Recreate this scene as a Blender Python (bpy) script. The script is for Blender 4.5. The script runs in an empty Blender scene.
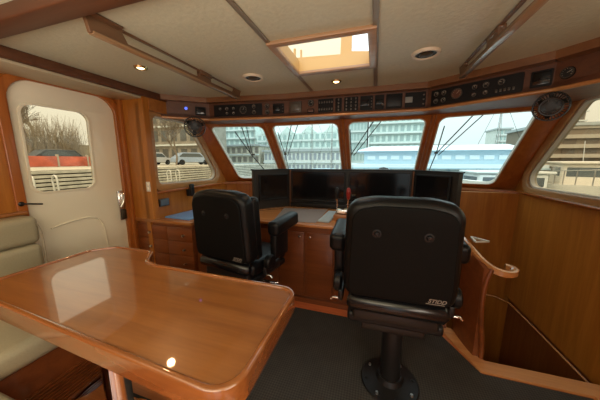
import bpy, bmesh, math, random
from mathutils import Matrix, Vector
R = math.radians
rnd = random.Random(7)
sc = bpy.context.scene
C = sc.collection

# ------------------------------------------------------------------ materials
MATS = {}
def nt(name):
    m = bpy.data.materials.new(name); m.use_nodes = True
    return m, m.node_tree.nodes, m.node_tree.links, m.node_tree.nodes['Principled BSDF']
def plain(name, col, rough=.5, metal=0, coat=0, bump=0, bscale=200, spec=.5, vary=0):
    if name in MATS: return MATS[name]
    m, n, l, b = nt(name)
    b.inputs['Base Color'].default_value = (*col, 1)
    b.inputs['Roughness'].default_value = rough
    b.inputs['Metallic'].default_value = metal
    b.inputs['Coat Weight'].default_value = coat
    b.inputs['Coat Roughness'].default_value = .05
    b.inputs['Specular IOR Level'].default_value = spec
    if bump or vary:
        tc = n.new('ShaderNodeTexCoord'); nz = n.new('ShaderNodeTexNoise')
        nz.inputs['Scale'].default_value = bscale; nz.inputs['Detail'].default_value = 4
        l.new(tc.outputs['Object'], nz.inputs['Vector'])
        if bump:
            bp = n.new('ShaderNodeBump'); bp.inputs['Strength'].default_value = bump; bp.inputs['Distance'].default_value = .004
            l.new(nz.outputs['Fac'], bp.inputs['Height']); l.new(bp.outputs['Normal'], b.inputs['Normal'])
        if vary:
            r = n.new('ShaderNodeValToRGB')
            r.color_ramp.elements[0].position = .3; r.color_ramp.elements[1].position = .7
            r.color_ramp.elements[0].color = tuple(c*(1-vary) for c in col)+(1,)
            r.color_ramp.elements[1].color = tuple(min(1, c*(1+vary)) for c in col)+(1,)
            l.new(nz.outputs['Fac'], r.inputs['Fac']); l.new(r.outputs['Color'], b.inputs['Base Color'])
    MATS[name] = m; return m
def wood(name, dark, light, axis=2, rough=.35, coat=0, scale=1, croughness=.06):
    if name in MATS: return MATS[name]
    m, n, l, b = nt(name)
    tc = n.new('ShaderNodeTexCoord'); mp = n.new('ShaderNodeMapping')
    s = [14*scale]*3; s[axis] = 1.0*scale
    mp.inputs['Scale'].default_value = s
    l.new(tc.outputs['Object'], mp.inputs['Vector'])
    a = n.new('ShaderNodeTexNoise'); a.inputs['Scale'].default_value = 1.2; a.inputs['Detail'].default_value = 5; a.inputs['Distortion'].default_value = .8
    f = n.new('ShaderNodeTexNoise'); f.inputs['Scale'].default_value = 9; f.inputs['Detail'].default_value = 3
    l.new(mp.outputs[0], a.inputs['Vector']); l.new(mp.outputs[0], f.inputs['Vector'])
    mx = n.new('ShaderNodeMath'); mx.operation = 'MULTIPLY_ADD'; mx.inputs[1].default_value = .35
    l.new(f.outputs['Fac'], mx.inputs[0]); l.new(a.outputs['Fac'], mx.inputs[2])
    r = n.new('ShaderNodeValToRGB')
    r.color_ramp.elements[0].position = .45; r.color_ramp.elements[1].position = .9
    r.color_ramp.elements[0].color = (*dark, 1); r.color_ramp.elements[1].color = (*light, 1)
    l.new(mx.outputs[0], r.inputs['Fac']); l.new(r.outputs['Color'], b.inputs['Base Color'])
    b.inputs['Roughness'].default_value = rough
    b.inputs['Coat Weight'].default_value = coat; b.inputs['Coat Roughness'].default_value = croughness
    if coat >= 1: b.inputs['Coat IOR'].default_value = 1.7
    MATS[name] = m; return m
def glass(name, tint, gloss=.06):
    if name in MATS: return MATS[name]
    m = bpy.data.materials.new(name); m.use_nodes = True
    n, l = m.node_tree.nodes, m.node_tree.links; n.clear()
    o = n.new('ShaderNodeOutputMaterial'); t = n.new('ShaderNodeBsdfTransparent'); g = n.new('ShaderNodeBsdfGlossy')
    g.inputs['Roughness'].default_value = .01
    t.inputs['Color'].default_value = (*tint, 1)
    lw = n.new('ShaderNodeLayerWeight'); lw.inputs['Blend'].default_value = .5
    pw = n.new('ShaderNodeMath'); pw.operation = 'POWER'; pw.inputs[1].default_value = 5
    fr = n.new('ShaderNodeMath'); fr.operation = 'MULTIPLY_ADD'; fr.inputs[1].default_value = .5; fr.inputs[2].default_value = .02
    l.new(lw.outputs['Facing'], pw.inputs[0]); l.new(pw.outputs[0], fr.inputs[0])
    mx = n.new('ShaderNodeMixShader')
    l.new(fr.outputs[0], mx.inputs[0]); l.new(t.outputs[0], mx.inputs[1]); l.new(g.outputs[0], mx.inputs[2]); l.new(mx.outputs[0], o.inputs['Surface'])
    MATS[name] = m; return m
def emit(name, col, st):
    if name in MATS: return MATS[name]
    m, n, l, b = nt(name)
    b.inputs['Base Color'].default_value = (*col, 1)
    b.inputs['Emission Color'].default_value = (*col, 1); b.inputs['Emission Strength'].default_value = st
    MATS[name] = m; return m

WALLW = wood('cherry_wall', (.31, .10, .012), (.44, .165, .025), 2, .33, .15)
WALLH = wood('cherry_horizontal', (.26, .088, .018), (.38, .145, .035), 0, .33, .2)
WALLY = wood('cherry_fore_aft', (.27, .11, .035), (.40, .18, .06), 1, .35, .2)
FRAMEW = wood('cherry_frame', (.27, .072, .011), (.40, .125, .024), 2, .3, .3)
CABW = wood('cabinet_wood', (.14, .034, .008), (.22, .062, .015), 0, .35, .25)
TABW = wood('table_wood', (.20, .066, .015), (.30, .112, .028), 0, .3, 1.0, .8, .035)
TABE = wood('table_edge_wood', (.20, .06, .014), (.29, .10, .026), 0, .25, 1.0, .8, .04)
FLOORW = wood('floor_wood', (.36, .10, .025), (.58, .20, .055), 0, .3, .6)
THRW = wood('threshold_wood', (.48, .20, .07), (.66, .32, .12), 0, .3, .5)
SOFW = wood('soffit_wood', (.075, .024, .009), (.12, .042, .015), 0, .5, 0)
RAILW = wood('rail_wood', (.11, .052, .024), (.17, .085, .04), 1, .35, .3)
CURLW = wood('handrail_wood', (.40, .16, .05), (.55, .25, .09), 0, .25, .8)
CEIL = plain('ceiling_vinyl', (.52, .51, .375), .45, bump=.5, bscale=45, vary=.05)
SEAMM = plain('ceiling_seam', (.22, .17, .11), .4)
DOORM = plain('door_gelcoat', (.82, .77, .61), .25, coat=.3)
GASK = plain('white_gasket', (.58, .54, .46), .4)
BLACKL = plain('black_leather', (.0045, .0045, .005), .38, bump=.25, bscale=160, spec=.25)
BLACKP = plain('black_plastic', (.005, .005, .006), .45, spec=.35)
BLACKM = plain('black_painted_metal', (.009, .008, .008), .4, spec=.4)
SCREEN = plain('dark_screen', (.006, .006, .007), .12, spec=.4)
HOUS = plain('monitor_surround', (.015, .013, .012), .5)
CREAML = plain('cream_leather', (.34, .30, .20), .38, bump=.2, bscale=120, vary=.04)
PIPE = plain('cream_piping', (.30, .25, .17), .5)
CHROME = plain('chrome', (.75, .73, .70), .12, 1)
STEEL = plain('brushed_steel', (.5, .48, .45), .3, 1)
WHITEP = plain('white_plastic', (.75, .72, .64), .4)
PANELM = plain('instrument_panel', (.010, .009, .009), .55, spec=.2)
DIAL = plain('gauge_dial', (.022, .021, .02), .5, spec=.2)
BEZ = plain('gauge_bezel', (.10, .085, .07), .3, .6)
NEED = plain('needle', (.55, .5, .42), .5)
MATG = plain('grey_mat', (.22, .165, .14), .6, bump=.1, bscale=300)
KEYM = plain('keyboard_grey', (.36, .41, .43), .4)
BLUEP = plain('chart_blue', (.16, .36, .72), .35)
REDK = plain('red_knob', (.28, .015, .01), .35)
BRASS = plain('brass', (.55, .40, .18), .25, 1)
LOGO = plain('logo_silver', (.22, .20, .18), .5)
GLF = glass('clear_glass', (.93, 1.0, .985))
GLS = glass('bronze_glass', (.92, .83, .68))
BULB = emit('warm_bulb', (1, .66, .30), 6)
WATER = plain('harbour_water', (.10, .14, .14), .15, bump=.6, bscale=1.5)

def carpet_mat():
    m, n, l, b = nt('ribbed_carpet')
    tc = n.new('ShaderNodeTexCoord'); mp = n.new('ShaderNodeMapping'); mp.inputs['Rotation'].default_value = (0, 0, R(45))
    l.new(tc.outputs['Object'], mp.inputs[0])
    ck = n.new('ShaderNodeTexChecker'); ck.inputs['Scale'].default_value = 85
    ck.inputs['Color1'].default_value = (.062, .056, .048, 1); ck.inputs['Color2'].default_value = (.030, .027, .024, 1)
    l.new(mp.outputs[0], ck.inputs['Vector'])
    nz = n.new('ShaderNodeTexNoise'); nz.inputs['Scale'].default_value = 9; l.new(tc.outputs['Object'], nz.inputs['Vector'])
    mx = n.new('ShaderNodeMix'); mx.data_type = 'RGBA'; mx.blend_type = 'MULTIPLY'; mx.inputs[0].default_value = .5
    l.new(ck.outputs[0], mx.inputs[6]); l.new(nz.outputs['Fac'], mx.inputs[7]); l.new(mx.outputs[2], b.inputs['Base Color'])
    b.inputs['Roughness'].default_value = .8
    bp = n.new('ShaderNodeBump'); bp.inputs['Strength'].default_value = .5; bp.inputs['Distance'].default_value = .003
    l.new(ck.outputs[1], bp.inputs['Height']); l.new(bp.outputs[0], b.inputs['Normal'])
    return m
CARPET = carpet_mat()

# ------------------------------------------------------------------ builders
def link(name, me, mat, parent=None):
    o = bpy.data.objects.new(name, me); C.objects.link(o)
    if mat and not me.materials: me.materials.append(mat)
    if parent: o.parent = parent
    return o
def tag(o, label=None, cat=None, group=None, kind=None):
    for k, v in (('label', label), ('category', cat), ('group', group), ('kind', kind)):
        if v: o[k] = v
    return o
def thing(name, label, cat, loc=(0, 0, 0), rz=0, group=None):
    o = bpy.data.objects.new(name, None); C.objects.link(o); o.empty_display_size = .05
    o.location = loc; o.rotation_euler = (0, 0, rz)
    return tag(o, label, cat, group)
def bake(bm, name, mat, parent=None, smooth=None):
    bmesh.ops.recalc_face_normals(bm, faces=bm.faces[:])
    me = bpy.data.meshes.new(name); bm.to_mesh(me); bm.free()
    if smooth is not None: shade(me, smooth)
    return link(name, me, mat, parent)
def shade(me, ang=40):
    me.shade_smooth()
    bm = bmesh.new(); bm.from_mesh(me)
    for e in bm.edges:
        e.smooth = not (len(e.link_faces) == 2 and e.calc_face_angle(0) > R(ang))
    bm.to_mesh(me); bm.free()
def addbox(bm, c, s, bev=0, M=None, seg=2):
    t = bmesh.new(); bmesh.ops.create_cube(t, size=1)
    for v in t.verts: v.co = Vector((v.co.x*s[0], v.co.y*s[1], v.co.z*s[2]))
    if bev: bmesh.ops.bevel(t, geom=t.edges[:], offset=bev, segments=seg, affect='EDGES', profile=.5)
    for v in t.verts:
        v.co += Vector(c)
        if M: v.co = M @ v.co
    merge(bm, t)
def merge(bm, t):
    me = bpy.data.meshes.new('tmp'); t.to_mesh(me); t.free(); bm.from_mesh(me); bpy.data.meshes.remove(me)
def box(name, c, s, mat, parent=None, bev=0, M=None, seg=2):
    bm = bmesh.new(); addbox(bm, c, s, bev, M, seg)
    return bake(bm, name, mat, parent, 45 if bev else None)
def lo_hi(name, a, b, mat, parent=None, bev=0):
    return box(name, [(p+q)/2 for p, q in zip(a, b)], [abs(q-p) for p, q in zip(a, b)], mat, parent, bev)
def addtube(bm, pts, r, seg=10, r2=None):
    pts = [Vector(p) for p in pts]; n = len(pts); rings = []
    rs = r if isinstance(r, (list, tuple)) else [r + ((r2 if r2 is not None else r)-r)*i/max(1, n-1) for i in range(n)]
    prev = None
    for i, p in enumerate(pts):
        d = (pts[min(i+1, n-1)]-pts[max(i-1, 0)]).normalized()
        if prev is None: u = d.orthogonal().normalized()
        else: u = (prev-d*prev.dot(d)).normalized()
        prev = u; w = d.cross(u)
        rings.append([bm.verts.new(p+(u*math.cos(2*math.pi*k/seg)+w*math.sin(2*math.pi*k/seg))*rs[i]) for k in range(seg)])
    for a, b in zip(rings, rings[1:]):
        for k in range(seg): bm.faces.new((a[k], a[(k+1) % seg], b[(k+1) % seg], b[k]))
    bm.faces.new(rings[0][::-1]); bm.faces.new(rings[-1])
def tube(name, pts, r, mat, parent=None, seg=12, r2=None):
    bm = bmesh.new(); addtube(bm, pts, r, seg, r2)
    return bake(bm, name, mat, parent, 50)
def addlathe(bm, prof, seg=28, M=None):
    rings = []
    for r, z in prof:
        if r < 1e-6: rings.append([bm.verts.new((M or Matrix()) @ Vector((0, 0, z)))])
        else: rings.append([bm.verts.new((M or Matrix()) @ Vector((r*math.cos(2*math.pi*k/seg), r*math.sin(2*math.pi*k/seg), z))) for k in range(seg)])
    for a, b in zip(rings, rings[1:]):
        for k in range(seg):
            k2 = (k+1) % seg
            if len(a) == 1 and len(b) == 1: continue
            if len(a) == 1: bm.faces.new((a[0], b[k], b[k2]))
            elif len(b) == 1: bm.faces.new((a[k], a[k2], b[0]))
            else: bm.faces.new((a[k], a[k2], b[k2], b[k]))
def lathe(name, prof, mat, parent=None, M=None, seg=28):
    bm = bmesh.new(); addlathe(bm, prof, seg, M)
    return bake(bm, name, mat, parent, 40)
def rpoly(pts, rad, seg=7):
    n = len(pts); out = []
    rs = rad if isinstance(rad, (list, tuple)) else [rad]*n
    for i in range(n):
        p = Vector(pts[i]); a = Vector(pts[i-1])-p; b = Vector(pts[(i+1) % n])-p
        r = rs[i]
        if r <= 0: out.append(tuple(p)); continue
        la, lb = a.length, b.length; a.normalize(); b.normalize()
        th = math.acos(max(-1, min(1, a.dot(b)))); t = min(r/math.tan(th/2), la*.49, lb*.49); r = t*math.tan(th/2)
        c = p+(a+b).normalized()*(r/math.sin(th/2))
        s = p+a*t-c; e = p+b*t-c
        a0 = math.atan2(s.y, s.x); da = math.atan2(e.y, e.x)-a0
        while da > math.pi: da -= 2*math.pi
        while da < -math.pi: da += 2*math.pi
        for k in range(seg+1):
            q = a0+da*k/seg; out.append((c.x+r*math.cos(q), c.y+r*math.sin(q)))
    return out
def offset(pts, d):
    n = len(pts); ar = sum(pts[i][0]*pts[(i+1) % n][1]-pts[(i+1) % n][0]*pts[i][1] for i in range(n))
    sg = 1 if ar > 0 else -1; out = []
    for i in range(n):
        p = Vector(pts[i]); e1 = (p-Vector(pts[i-1])).normalized(); e2 = (Vector(pts[(i+1) % n])-p).normalized()
        n1 = Vector((e1.y, -e1.x))*sg; n2 = Vector((e2.y, -e2.x))*sg
        m = (n1+n2); m = m/max(.3, m.dot(n1)) if m.length > 1e-6 else n1
        out.append(tuple(p+m*d))
    return out
def plate(name, loops, th, M, mat, parent=None, bev=0, bseg=3, smooth=True):
    """planar plate with holes; local z from 0 to th"""
    cu = bpy.data.curves.new('c', 'CURVE'); cu.dimensions = '2D'; cu.fill_mode = 'BOTH'
    cu.extrude = max(1e-4, th/2-bev); cu.bevel_depth = bev; cu.bevel_resolution = bseg if bev else 0
    if bev: cu.offset = -bev
    for lp in loops:
        s = cu.splines.new('POLY'); s.points.add(len(lp)-1)
        for q, p in zip(s.points, lp): q.co = (p[0], p[1], 0, 1)
        s.use_cyclic_u = True
    ob = bpy.data.objects.new('tmpc', cu); C.objects.link(ob)
    dg = bpy.context.evaluated_depsgraph_get()
    me = bpy.data.meshes.new_from_object(ob.evaluated_get(dg)); C.objects.unlink(ob)
    bpy.data.objects.remove(ob); bpy.data.curves.remove(cu)
    me.materials.clear(); me.name = name
    me.transform(Matrix.Translation((0, 0, th/2)))
    me.transform(M)
    bm = bmesh.new(); bm.from_mesh(me); bmesh.ops.remove_doubles(bm, verts=bm.verts[:], dist=1e-5)
    bmesh.ops.recalc_face_normals(bm, faces=bm.faces[:])
    bm.to_mesh(me); bm.free()
    shade(me, 35)
    return link(name, me, mat, parent)
def axes(o, x, y, z=None):
    x, y = Vector(x), Vector(y); z = Vector(z) if z else x.cross(y).normalized()
    return Matrix(((x.x, y.x, z.x, o[0]), (x.y, y.y, z.y, o[1]), (x.z, y.z, z.z, o[2]), (0, 0, 0, 1)))
def text(name, s, size, M, mat, parent, shear=0, ext=.0006):
    cu = bpy.data.curves.new('t', 'FONT'); cu.body = s; cu.size = size; cu.shear = shear; cu.extrude = ext; cu.align_x = 'CENTER'; cu.offset = size*.02
    ob = bpy.data.objects.new('tmpt', cu); C.objects.link(ob)
    me = bpy.data.meshes.new_from_object(ob.evaluated_get(bpy.context.evaluated_depsgraph_get())); C.objects.unlink(ob)
    bpy.data.objects.remove(ob); me.materials.clear(); me.transform(M)
    return link(name, me, mat, parent)
def ngon_prism(name, pts, z0, z1, mat, parent=None):
    return plate(name, [pts], z1-z0, Matrix.Translation((0, 0, z0)), mat, parent)
# smooth band
def cr(P, n=5):
    P = [Vector(p) for p in P]; o_ = []
    for i in range(len(P)-1):
        p0, p1, p2, p3 = P[max(i-1, 0)], P[i], P[i+1], P[min(i+2, len(P)-1)]
        for k in range(n):
            t_ = k/n; o_.append(.5*((2*p1)+(p2-p0)*t_+(2*p0-5*p1+4*p2-p3)*t_**2+(3*p1-p0-3*p2+p3)*t_**3))
    return o_+[P[-1]]
def st(o, lab=None): return tag(o, lab, kind='structure')
def wallseg(bm, p, q, z0, z1, th, side=1):
    p, q = Vector(p), Vector(q); d = (q-p); L = d.length; d.normalize(); n = Vector((-d.y, d.x))*side
    M = axes((p.x, p.y, 0), (d.x, d.y, 0), (n.x, n.y, 0), (0, 0, 1))
    addbox(bm, (L/2, th/2, (z0+z1)/2), (L, th, z1-z0), 0, M)

# ------------------------------------------------------------------ camera
cd = bpy.data.cameras.new('camera'); cam = bpy.data.objects.new('camera', cd); C.objects.link(cam)
cd.sensor_width = 36; cd.lens = 36*235/600; cd.clip_start = .02; cd.clip_end = 600
cam.location = (0, 0, 1.45); cam.rotation_euler = (R(90-9.5), 0, R(17.5)); sc.camera = cam

# ------------------------------------------------------------------ setting
AFT = -2.3
CZ = 2.12
fl = ngon_prism('floor', [(-2.6, AFT), (1.6, AFT), (1.6, 1.70), (1.45, 1.73), (.80, 1.73), (.66, 2.13), (.66, 3.5), (-2.3, 3.5), (-2.6, 3.0)], -.12, 0, FLOORW)
st(fl)
PF = .12
st(ngon_prism('floor_platform', [(-2.45, AFT), (-.45, AFT), (-.45, .80), (-2.45, .80)], .0, PF, FLOORW))
st(lo_hi('trim_24', (-2.45, .80, .0), (-.43, .815, PF+.004), BLACKP))
# carpet runner
cp = ngon_prism('carpet', rpoly([(-1.9, .98), (1.36, .98), (1.36, 1.70), (.765, 1.70), (.60, 2.02), (-1.55, 2.02), (-1.55, 1.62), (-1.9, 1.62)], .02), 0.001, .012, CARPET)
tag(cp, 'dark charcoal patterned carpet laid over the wooden deck', 'carpet')
# stairwell
bm = bmesh.new()
wallseg(bm, (1.55, 1.50), (1.55, 3.3), -1.2, -.07, .06, -1)
st(bake(bm, 'stairwell_side_lining', wood('stair_lining', (.20, .055, .013), (.30, .10, .025), 2, .35, .15)))
bm = bmesh.new(); wallseg(bm, (.60, 3.10), (1.6, 3.10), -1.2, 1.1, .06, 1)
st(bake(bm, 'wall_front_lower', WALLW))
bm = bmesh.new(); addbox(bm, (1.1, 2.45, -1.23), (1.1, 1.8, .06)); st(bake(bm, 'stairwell_floor', FLOORW))
bm = bmesh.new(); wallseg(bm, (.8, 1.77), (1.6, 1.77), -1.2, -.12, .04, -1)
wallseg(bm, (.70, 1.75), (.70, 3.1), -1.2, -.12, .04, 1)
st(bake(bm, 'stairwell_wall', CABW))
# trim line along the stair wall
st(tube('trim_1', [(1.49, 1.55, -.07), (1.49, 2.4, -.085), (1.49, 2.95, -.10), (1.40, 3.06, -.10), (1.2, 3.08, -.09), (.85, 3.08, -.08)], .008, CURLW))

# side walls with windows
win_s = [(1.93, 1.20), (2.985, 1.18), (2.46, 1.905), (1.93, 1.905)]
win_r = [(1.10, 1.20), (3.10, 1.18), (2.455, 1.905), (1.10, 1.905)]
ML = axes((-2.2, 0, 0), (0, 1, 0), (0, 0, 1), (-1, 0, 0))      # thickness outwards
MR = axes((1.5, 0, 0), (0, 1, 0), (0, 0, 1), (1, 0, 0))
def side_window(tagname, M, poly, outer, zs, wallname):
    rad = [.05, .10, .07, .05]
    w = st(plate(wallname, [outer, rpoly(poly, rad)], .05, M, WALLW))
    f = st(plate(tagname, [rpoly(offset(poly, .075), [r+.07 for r in rad]), rpoly(poly, rad)], .022, M @ Matrix.Translation((0, 0, -.022)), wood('side_frame_wood', (.34, .16, .055), (.46, .25, .10), 1, .3, .3), bev=.006))
    plate('gasket', [rpoly(poly, rad), rpoly(offset(poly, -.014), [r-.01 for r in rad])], .05, M, GASK, f)
    plate('pane', [rpoly(offset(poly, -.003), rad)], .004, M @ Matrix.Translation((0, 0, .03)), GLS, f)
    return f
side_window('window_5', ML, win_s, [(1.80, -.0), (3.18, -.0), (3.18, 1.10), (2.54, 2.0), (1.80, 2.0)], 1, 'wall_left_forward')
side_window('window_6', MR, win_r, [(AFT, -.05), (1.7, -.05), (3.22, -.07), (3.22, 1.12), (2.56, 2.0), (1.5, 2.2), (AFT, 2.2)], 1, 'wall_right')
# window 6 is in wall_right; sill ledge under the glass
st(lo_hi('trim_2', (1.455, 1.0, 1.115), (1.5, 3.08, 1.135), FRAMEW, bev=.006))
st(lo_hi('trim_3', (-2.2, 1.86, 1.105), (-2.16, 3.05, 1.13), FRAMEW, bev=.006))

# windshield: four raked panes
B = [(-2.10, 3.27), (-1.31, 3.43), (-.37, 3.44), (.545, 3.43), (1.365, 3.26)]
rake = Vector((0, -.66, .72)); RL = rake.length
lean = rake.normalized()
for i in range(4):
    p, q = Vector((*B[i], 1.17)), Vector((*B[i+1], 1.17)); L = (q-p).length; d = (q-p).normalized()
    M = axes(p, d, lean, d.cross(lean).normalized()*-1)
    hole = [(.055, 0), (L-(.055 if i < 3 else .04), 0), (L-(.055 if i < 3 else .04), RL-.015), (.055, RL-.015)]
    w = st(plate('window_%d' % (i+1), [[(0, -.09), (L, -.09), (L, RL+.08), (0, RL+.08)], rpoly(hole, .075)], .05, M, FRAMEW))
    plate('gasket', [rpoly(hole, .075), rpoly(offset(hole, -.012), .065)], .045, M, GASK, w)
    plate('pane', [rpoly(offset(hole, -.002), .07)], .004, M @ Matrix.Translation((0, 0, .03)), GLF, w)
# raised wooden mullion caps and raked corner posts
for i, (x, y) in enumerate(B):
    if i in (0, 4):
        s = -1 if i == 0 else 1
        p0 = Vector((x-s*.035, y-.004, 1.17)); p1 = Vector((s*(.135 if i == 0 else .175)+x, y-(.12 if i == 0 else .06), 1.17))
        bm = bmesh.new()
        a = [p0-lean*.24, p1-lean*.24]; b = [p0+lean*1.03, p1+lean*1.03]
        v = [bm.verts.new(k) for k in (a[0], a[1], b[1], b[0])]
        off = Vector((s*.03, .05, 0)); w = [bm.verts.new(k.co+off) for k in v]
        bm.faces.new(v); bm.faces.new(w[::-1])
        for k in range(4): bm.faces.new((v[k], w[k], w[(k+1) % 4], v[(k+1) % 4]))
        st(bake(bm, 'trim_%d' % (4+i), FRAMEW))
    else:
        st(tube('trim_%d' % (4+i), [Vector((x, y-.012, 1.17))-lean*.05, Vector((x, y-.012, 1.17))+lean*(RL+.03)], .022, FRAMEW, seg=10))
bm = bmesh.new()
lowp = [(-2.2, 3.15), (-2.10, 3.26), (-1.35, 3.42), (-.37, 3.43), (.61, 3.42)]
for p, q in zip(lowp, lowp[1:]): wallseg(bm, p, q, -.1, 1.11, .06, 1)
for p, q in zip([(.61, 3.42), (1.36, 3.25)], [(1.36, 3.25), (1.5, 3.19)]): wallseg(bm, p, q, -1.2, 1.11, .06, 1)
st(bake(bm, 'wall_front', WALLW))
# sill ledge below the windshield
lb = [(-2.2, 3.09), (-2.08, 3.19), (-1.31, 3.35), (-.37, 3.36), (.56, 3.35), (1.34, 3.17), (1.50, 3.10)]
ub = [(1.5, 3.24), (1.37, 3.33), (.56, 3.5), (-1.31, 3.5), (-2.11, 3.34), (-2.2, 3.19)]
st(ngon_prism('trim_9', lb+ub, 1.10, 1.125, FRAMEW))

# left door wall
door = [(1.015, .03), (1.735, .03), (1.735, 2.03), (1.05, 2.03)]
door = [(1.02, .03), (1.73, .03), (1.74, 2.03), (1.02, 2.03)]
MD = axes((-2.45, 0, 0), (0, 1, 0), (0, 0, 1), (-1, 0, 0))
drad = [.05, .05, .15, .15]
st(plate('wall_left', [[(AFT, 0), (1.86, 0), (1.86, 2.2), (AFT, 2.2)], rpoly(door, drad)], .06, MD, WALLW))
dw = [(1.075, 1.205), (1.50, 1.205), (1.52, 1.865), (1.085, 1.865)]
d1 = st(plate('door_1', [rpoly(offset(door, .012), drad), rpoly(dw, .075)], .035, MD @ Matrix.Translation((0, 0, .012)), DOORM, bev=.004))
plate('door_frame', [rpoly(offset(door, .055), [.05, .05, .2, .2]), rpoly(offset(door, -.002), drad)], .022, MD @ Matrix.Translation((0, 0, -.022)), FRAMEW, d1, bev=.006)
plate('gasket', [rpoly(offset(dw, .012), .085), rpoly(offset(dw, -.006), .07)], .008, MD @ Matrix.Translation((0, 0, .006)), DOORM, d1, bev=.003)
plate('pane', [rpoly(offset(dw, -.002), .07)], .004, MD @ Matrix.Translation((0, 0, .03)), GLS, d1)
tube('moulded_arch', [(-2.458, y, z) for y, z in [(1.14, .91), (1.2, .925), (1.3, .94), (1.40, .945), (1.47, .925), (1.515, .87), (1.53, .78), (1.535, .63), (1.535, .4)]], .006, DOORM, d1, seg=8)
h = box('latch_plate', (-2.448, 1.70, 1.0), (.012, .05, .30), CHROME, d1, .004)
tube('door_handle', [(-2.45, 1.70, 1.12), (-2.40, 1.70, 1.12), (-2.395, 1.69, 1.04), (-2.40, 1.66, .99)], .012, CHROME, d1)
box('door_lock', (-2.43, 1.705, 1.075), (.035, .045, .11), CHROME, d1, .008)
box('door_bolt', (-2.43, 1.70, .91), (.035, .04, .10), plain('dark_bronze', (.06, .045, .03), .35, .6), d1, .006)
hk = tube('door_hook', [(-2.45, .985, 1.14), (-2.42, 1.0, 1.14), (-2.40, 1.03, 1.135), (-2.40, 1.09, 1.125)], .006, BLACKM, d1)
lathe('hook_mount', [(0, 0), (.02, 0), (.02, .02), (.008, .03), (0, .03)], BLACKM, hk, axes((-2.45, .99, 1.14), (0, 1, 0), (0, 0, 1), (1, 0, 0)), 16)

# partition post between door and helm windows
st(lo_hi('wall_partition', (-2.45, 1.80, .84), (-2.14, 1.86, 2.12), WALLW))
st(lo_hi('trim_10', (-2.475, 1.765, .0), (-2.40, 1.80, 2.06), FRAMEW, bev=.008))
# aft end of the saloon
st(plate('wall_back', [[(-2.6, -.1), (1.6, -.1), (1.6, 2.2), (-2.6, 2.2)], rpoly([(-2.2, 1.0), (-.5, 1.0), (-.5, 1.9), (-2.2, 1.9)], .1), rpoly([(-.2, .05), (1.2, .05), (1.2, 1.95), (-.2, 1.95)], .1)], .06,
         axes((0, AFT, 0), (1, 0, 0), (0, 0, 1), (0, -1, 0)), WALLW))

# ceiling
hx0, hx1, hy0, hy1 = -.585, -.07, 1.39, 1.835
st(plate('ceiling', [[(-2.55, AFT), (1.56, AFT), (1.56, 2.6), (-2.55, 2.6)], [(hx0-.02, hy0-.02), (hx1+.02, hy0-.02), (hx1+.02, hy1+.02), (hx0-.02, hy1+.02)]], .05, Matrix.Translation((0, 0, CZ)), CEIL))
st(lo_hi('trim_11', (-.632, AFT, CZ-.008), (-.604, hy0-.04, CZ+.001), SEAMM, bev=.003))
st(lo_hi('trim_12', (-.632, hy0-.04, CZ-.008), (-.604, 2.34, CZ+.001), SEAMM, bev=.003))
st(lo_hi('trim_13', (-.045, AFT, CZ-.008), (-.015, 2.36, CZ+.001), SEAMM, bev=.003))
# hatch
w7 = st(plate('window_7', [[(hx0-.045, hy0-.045), (hx1+.045, hy0-.045), (hx1+.045, hy1+.05), (hx0-.045, hy1+.05)], [(hx0, hy0), (hx1, hy0), (hx1, hy1), (hx0, hy1)]], .022, Matrix.Translation((0, 0, CZ-.02)), wood('hatch_frame_wood', (.30, .16, .08), (.42, .25, .13), 0, .35, .2), bev=.006))
bm = bmesh.new()
wallseg(bm, (hx0, hy0), (hx1, hy0), CZ, CZ+.075, .018, -1); wallseg(bm, (hx0, hy1), (hx1, hy1), CZ, CZ+.075, .02, 1)
wallseg(bm, (hx0, hy0), (hx0, hy1), CZ, CZ+.075, .018, 1); wallseg(bm, (hx1, hy0), (hx1, hy1), CZ, CZ+.075, .018, -1)
bake(bm, 'hatch_lining', plain('amber_lining', (.58, .36, .13), .35), w7)
AMB = plain('amber_lining', (.58, .36, .13), .35)
hood = st(plate('trunk_wall', [[(-2.2, 2.12), (.9, 2.12), (.9, 3.1), (-2.2, 3.1)],
    [(-1.30, 2.52), (-.375, 2.475), (-.365, 2.90), (-1.30, 2.95)], [(-.27, 2.49), (-.11, 2.47), (-.11, 2.9), (-.27, 2.9)]], .05,
    axes((0, 2.5, 0), (1, 0, 0), (0, 0, 1), (0, 1, 0)), AMB))
plate('pane', [[(-1.30, 2.52), (-.375, 2.475), (-.365, 2.90), (-1.30, 2.95)]], .004, axes((0, 2.52, 0), (1, 0, 0), (0, 0, 1), (0, 1, 0)), GLS, hood)
bm = bmesh.new(); addbox(bm, (-.85, 2.515, 2.54), (.02, .02, .10)); addbox(bm, (-.78, 2.515, 2.53), (.015, .02, .08)); bake(bm, 'window_stay', AMB, hood)
bm = bmesh.new(); wallseg(bm, (-2.2, 1.2), (-2.2, 2.5), 2.17, 3.1, .04, 1); wallseg(bm, (.9, 1.2), (.9, 2.5), 2.17, 3.1, .04, -1)
bake(bm, 'side_panel', AMB, hood)
# outside roof deck around the hatch
st(plate('roof_deck', [[(-2.6, AFT), (1.6, AFT), (1.6, 2.72), (-2.6, 2.72)], [(hx0-.02, hy0-.02), (hx1+.02, hy0-.02), (hx1+.02, hy1+.02), (hx0-.02, hy1+.02)]], .02, Matrix.Translation((0, 0, CZ+.05)), AMB))

for k_, (xa, xb) in enumerate(((-3.2, -2.56), (1.56, 2.3))):
    st(lo_hi('overhang', (xa, AFT, 2.05), (xb, 2.55, 2.15), DOORM, bev=.02))
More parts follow.
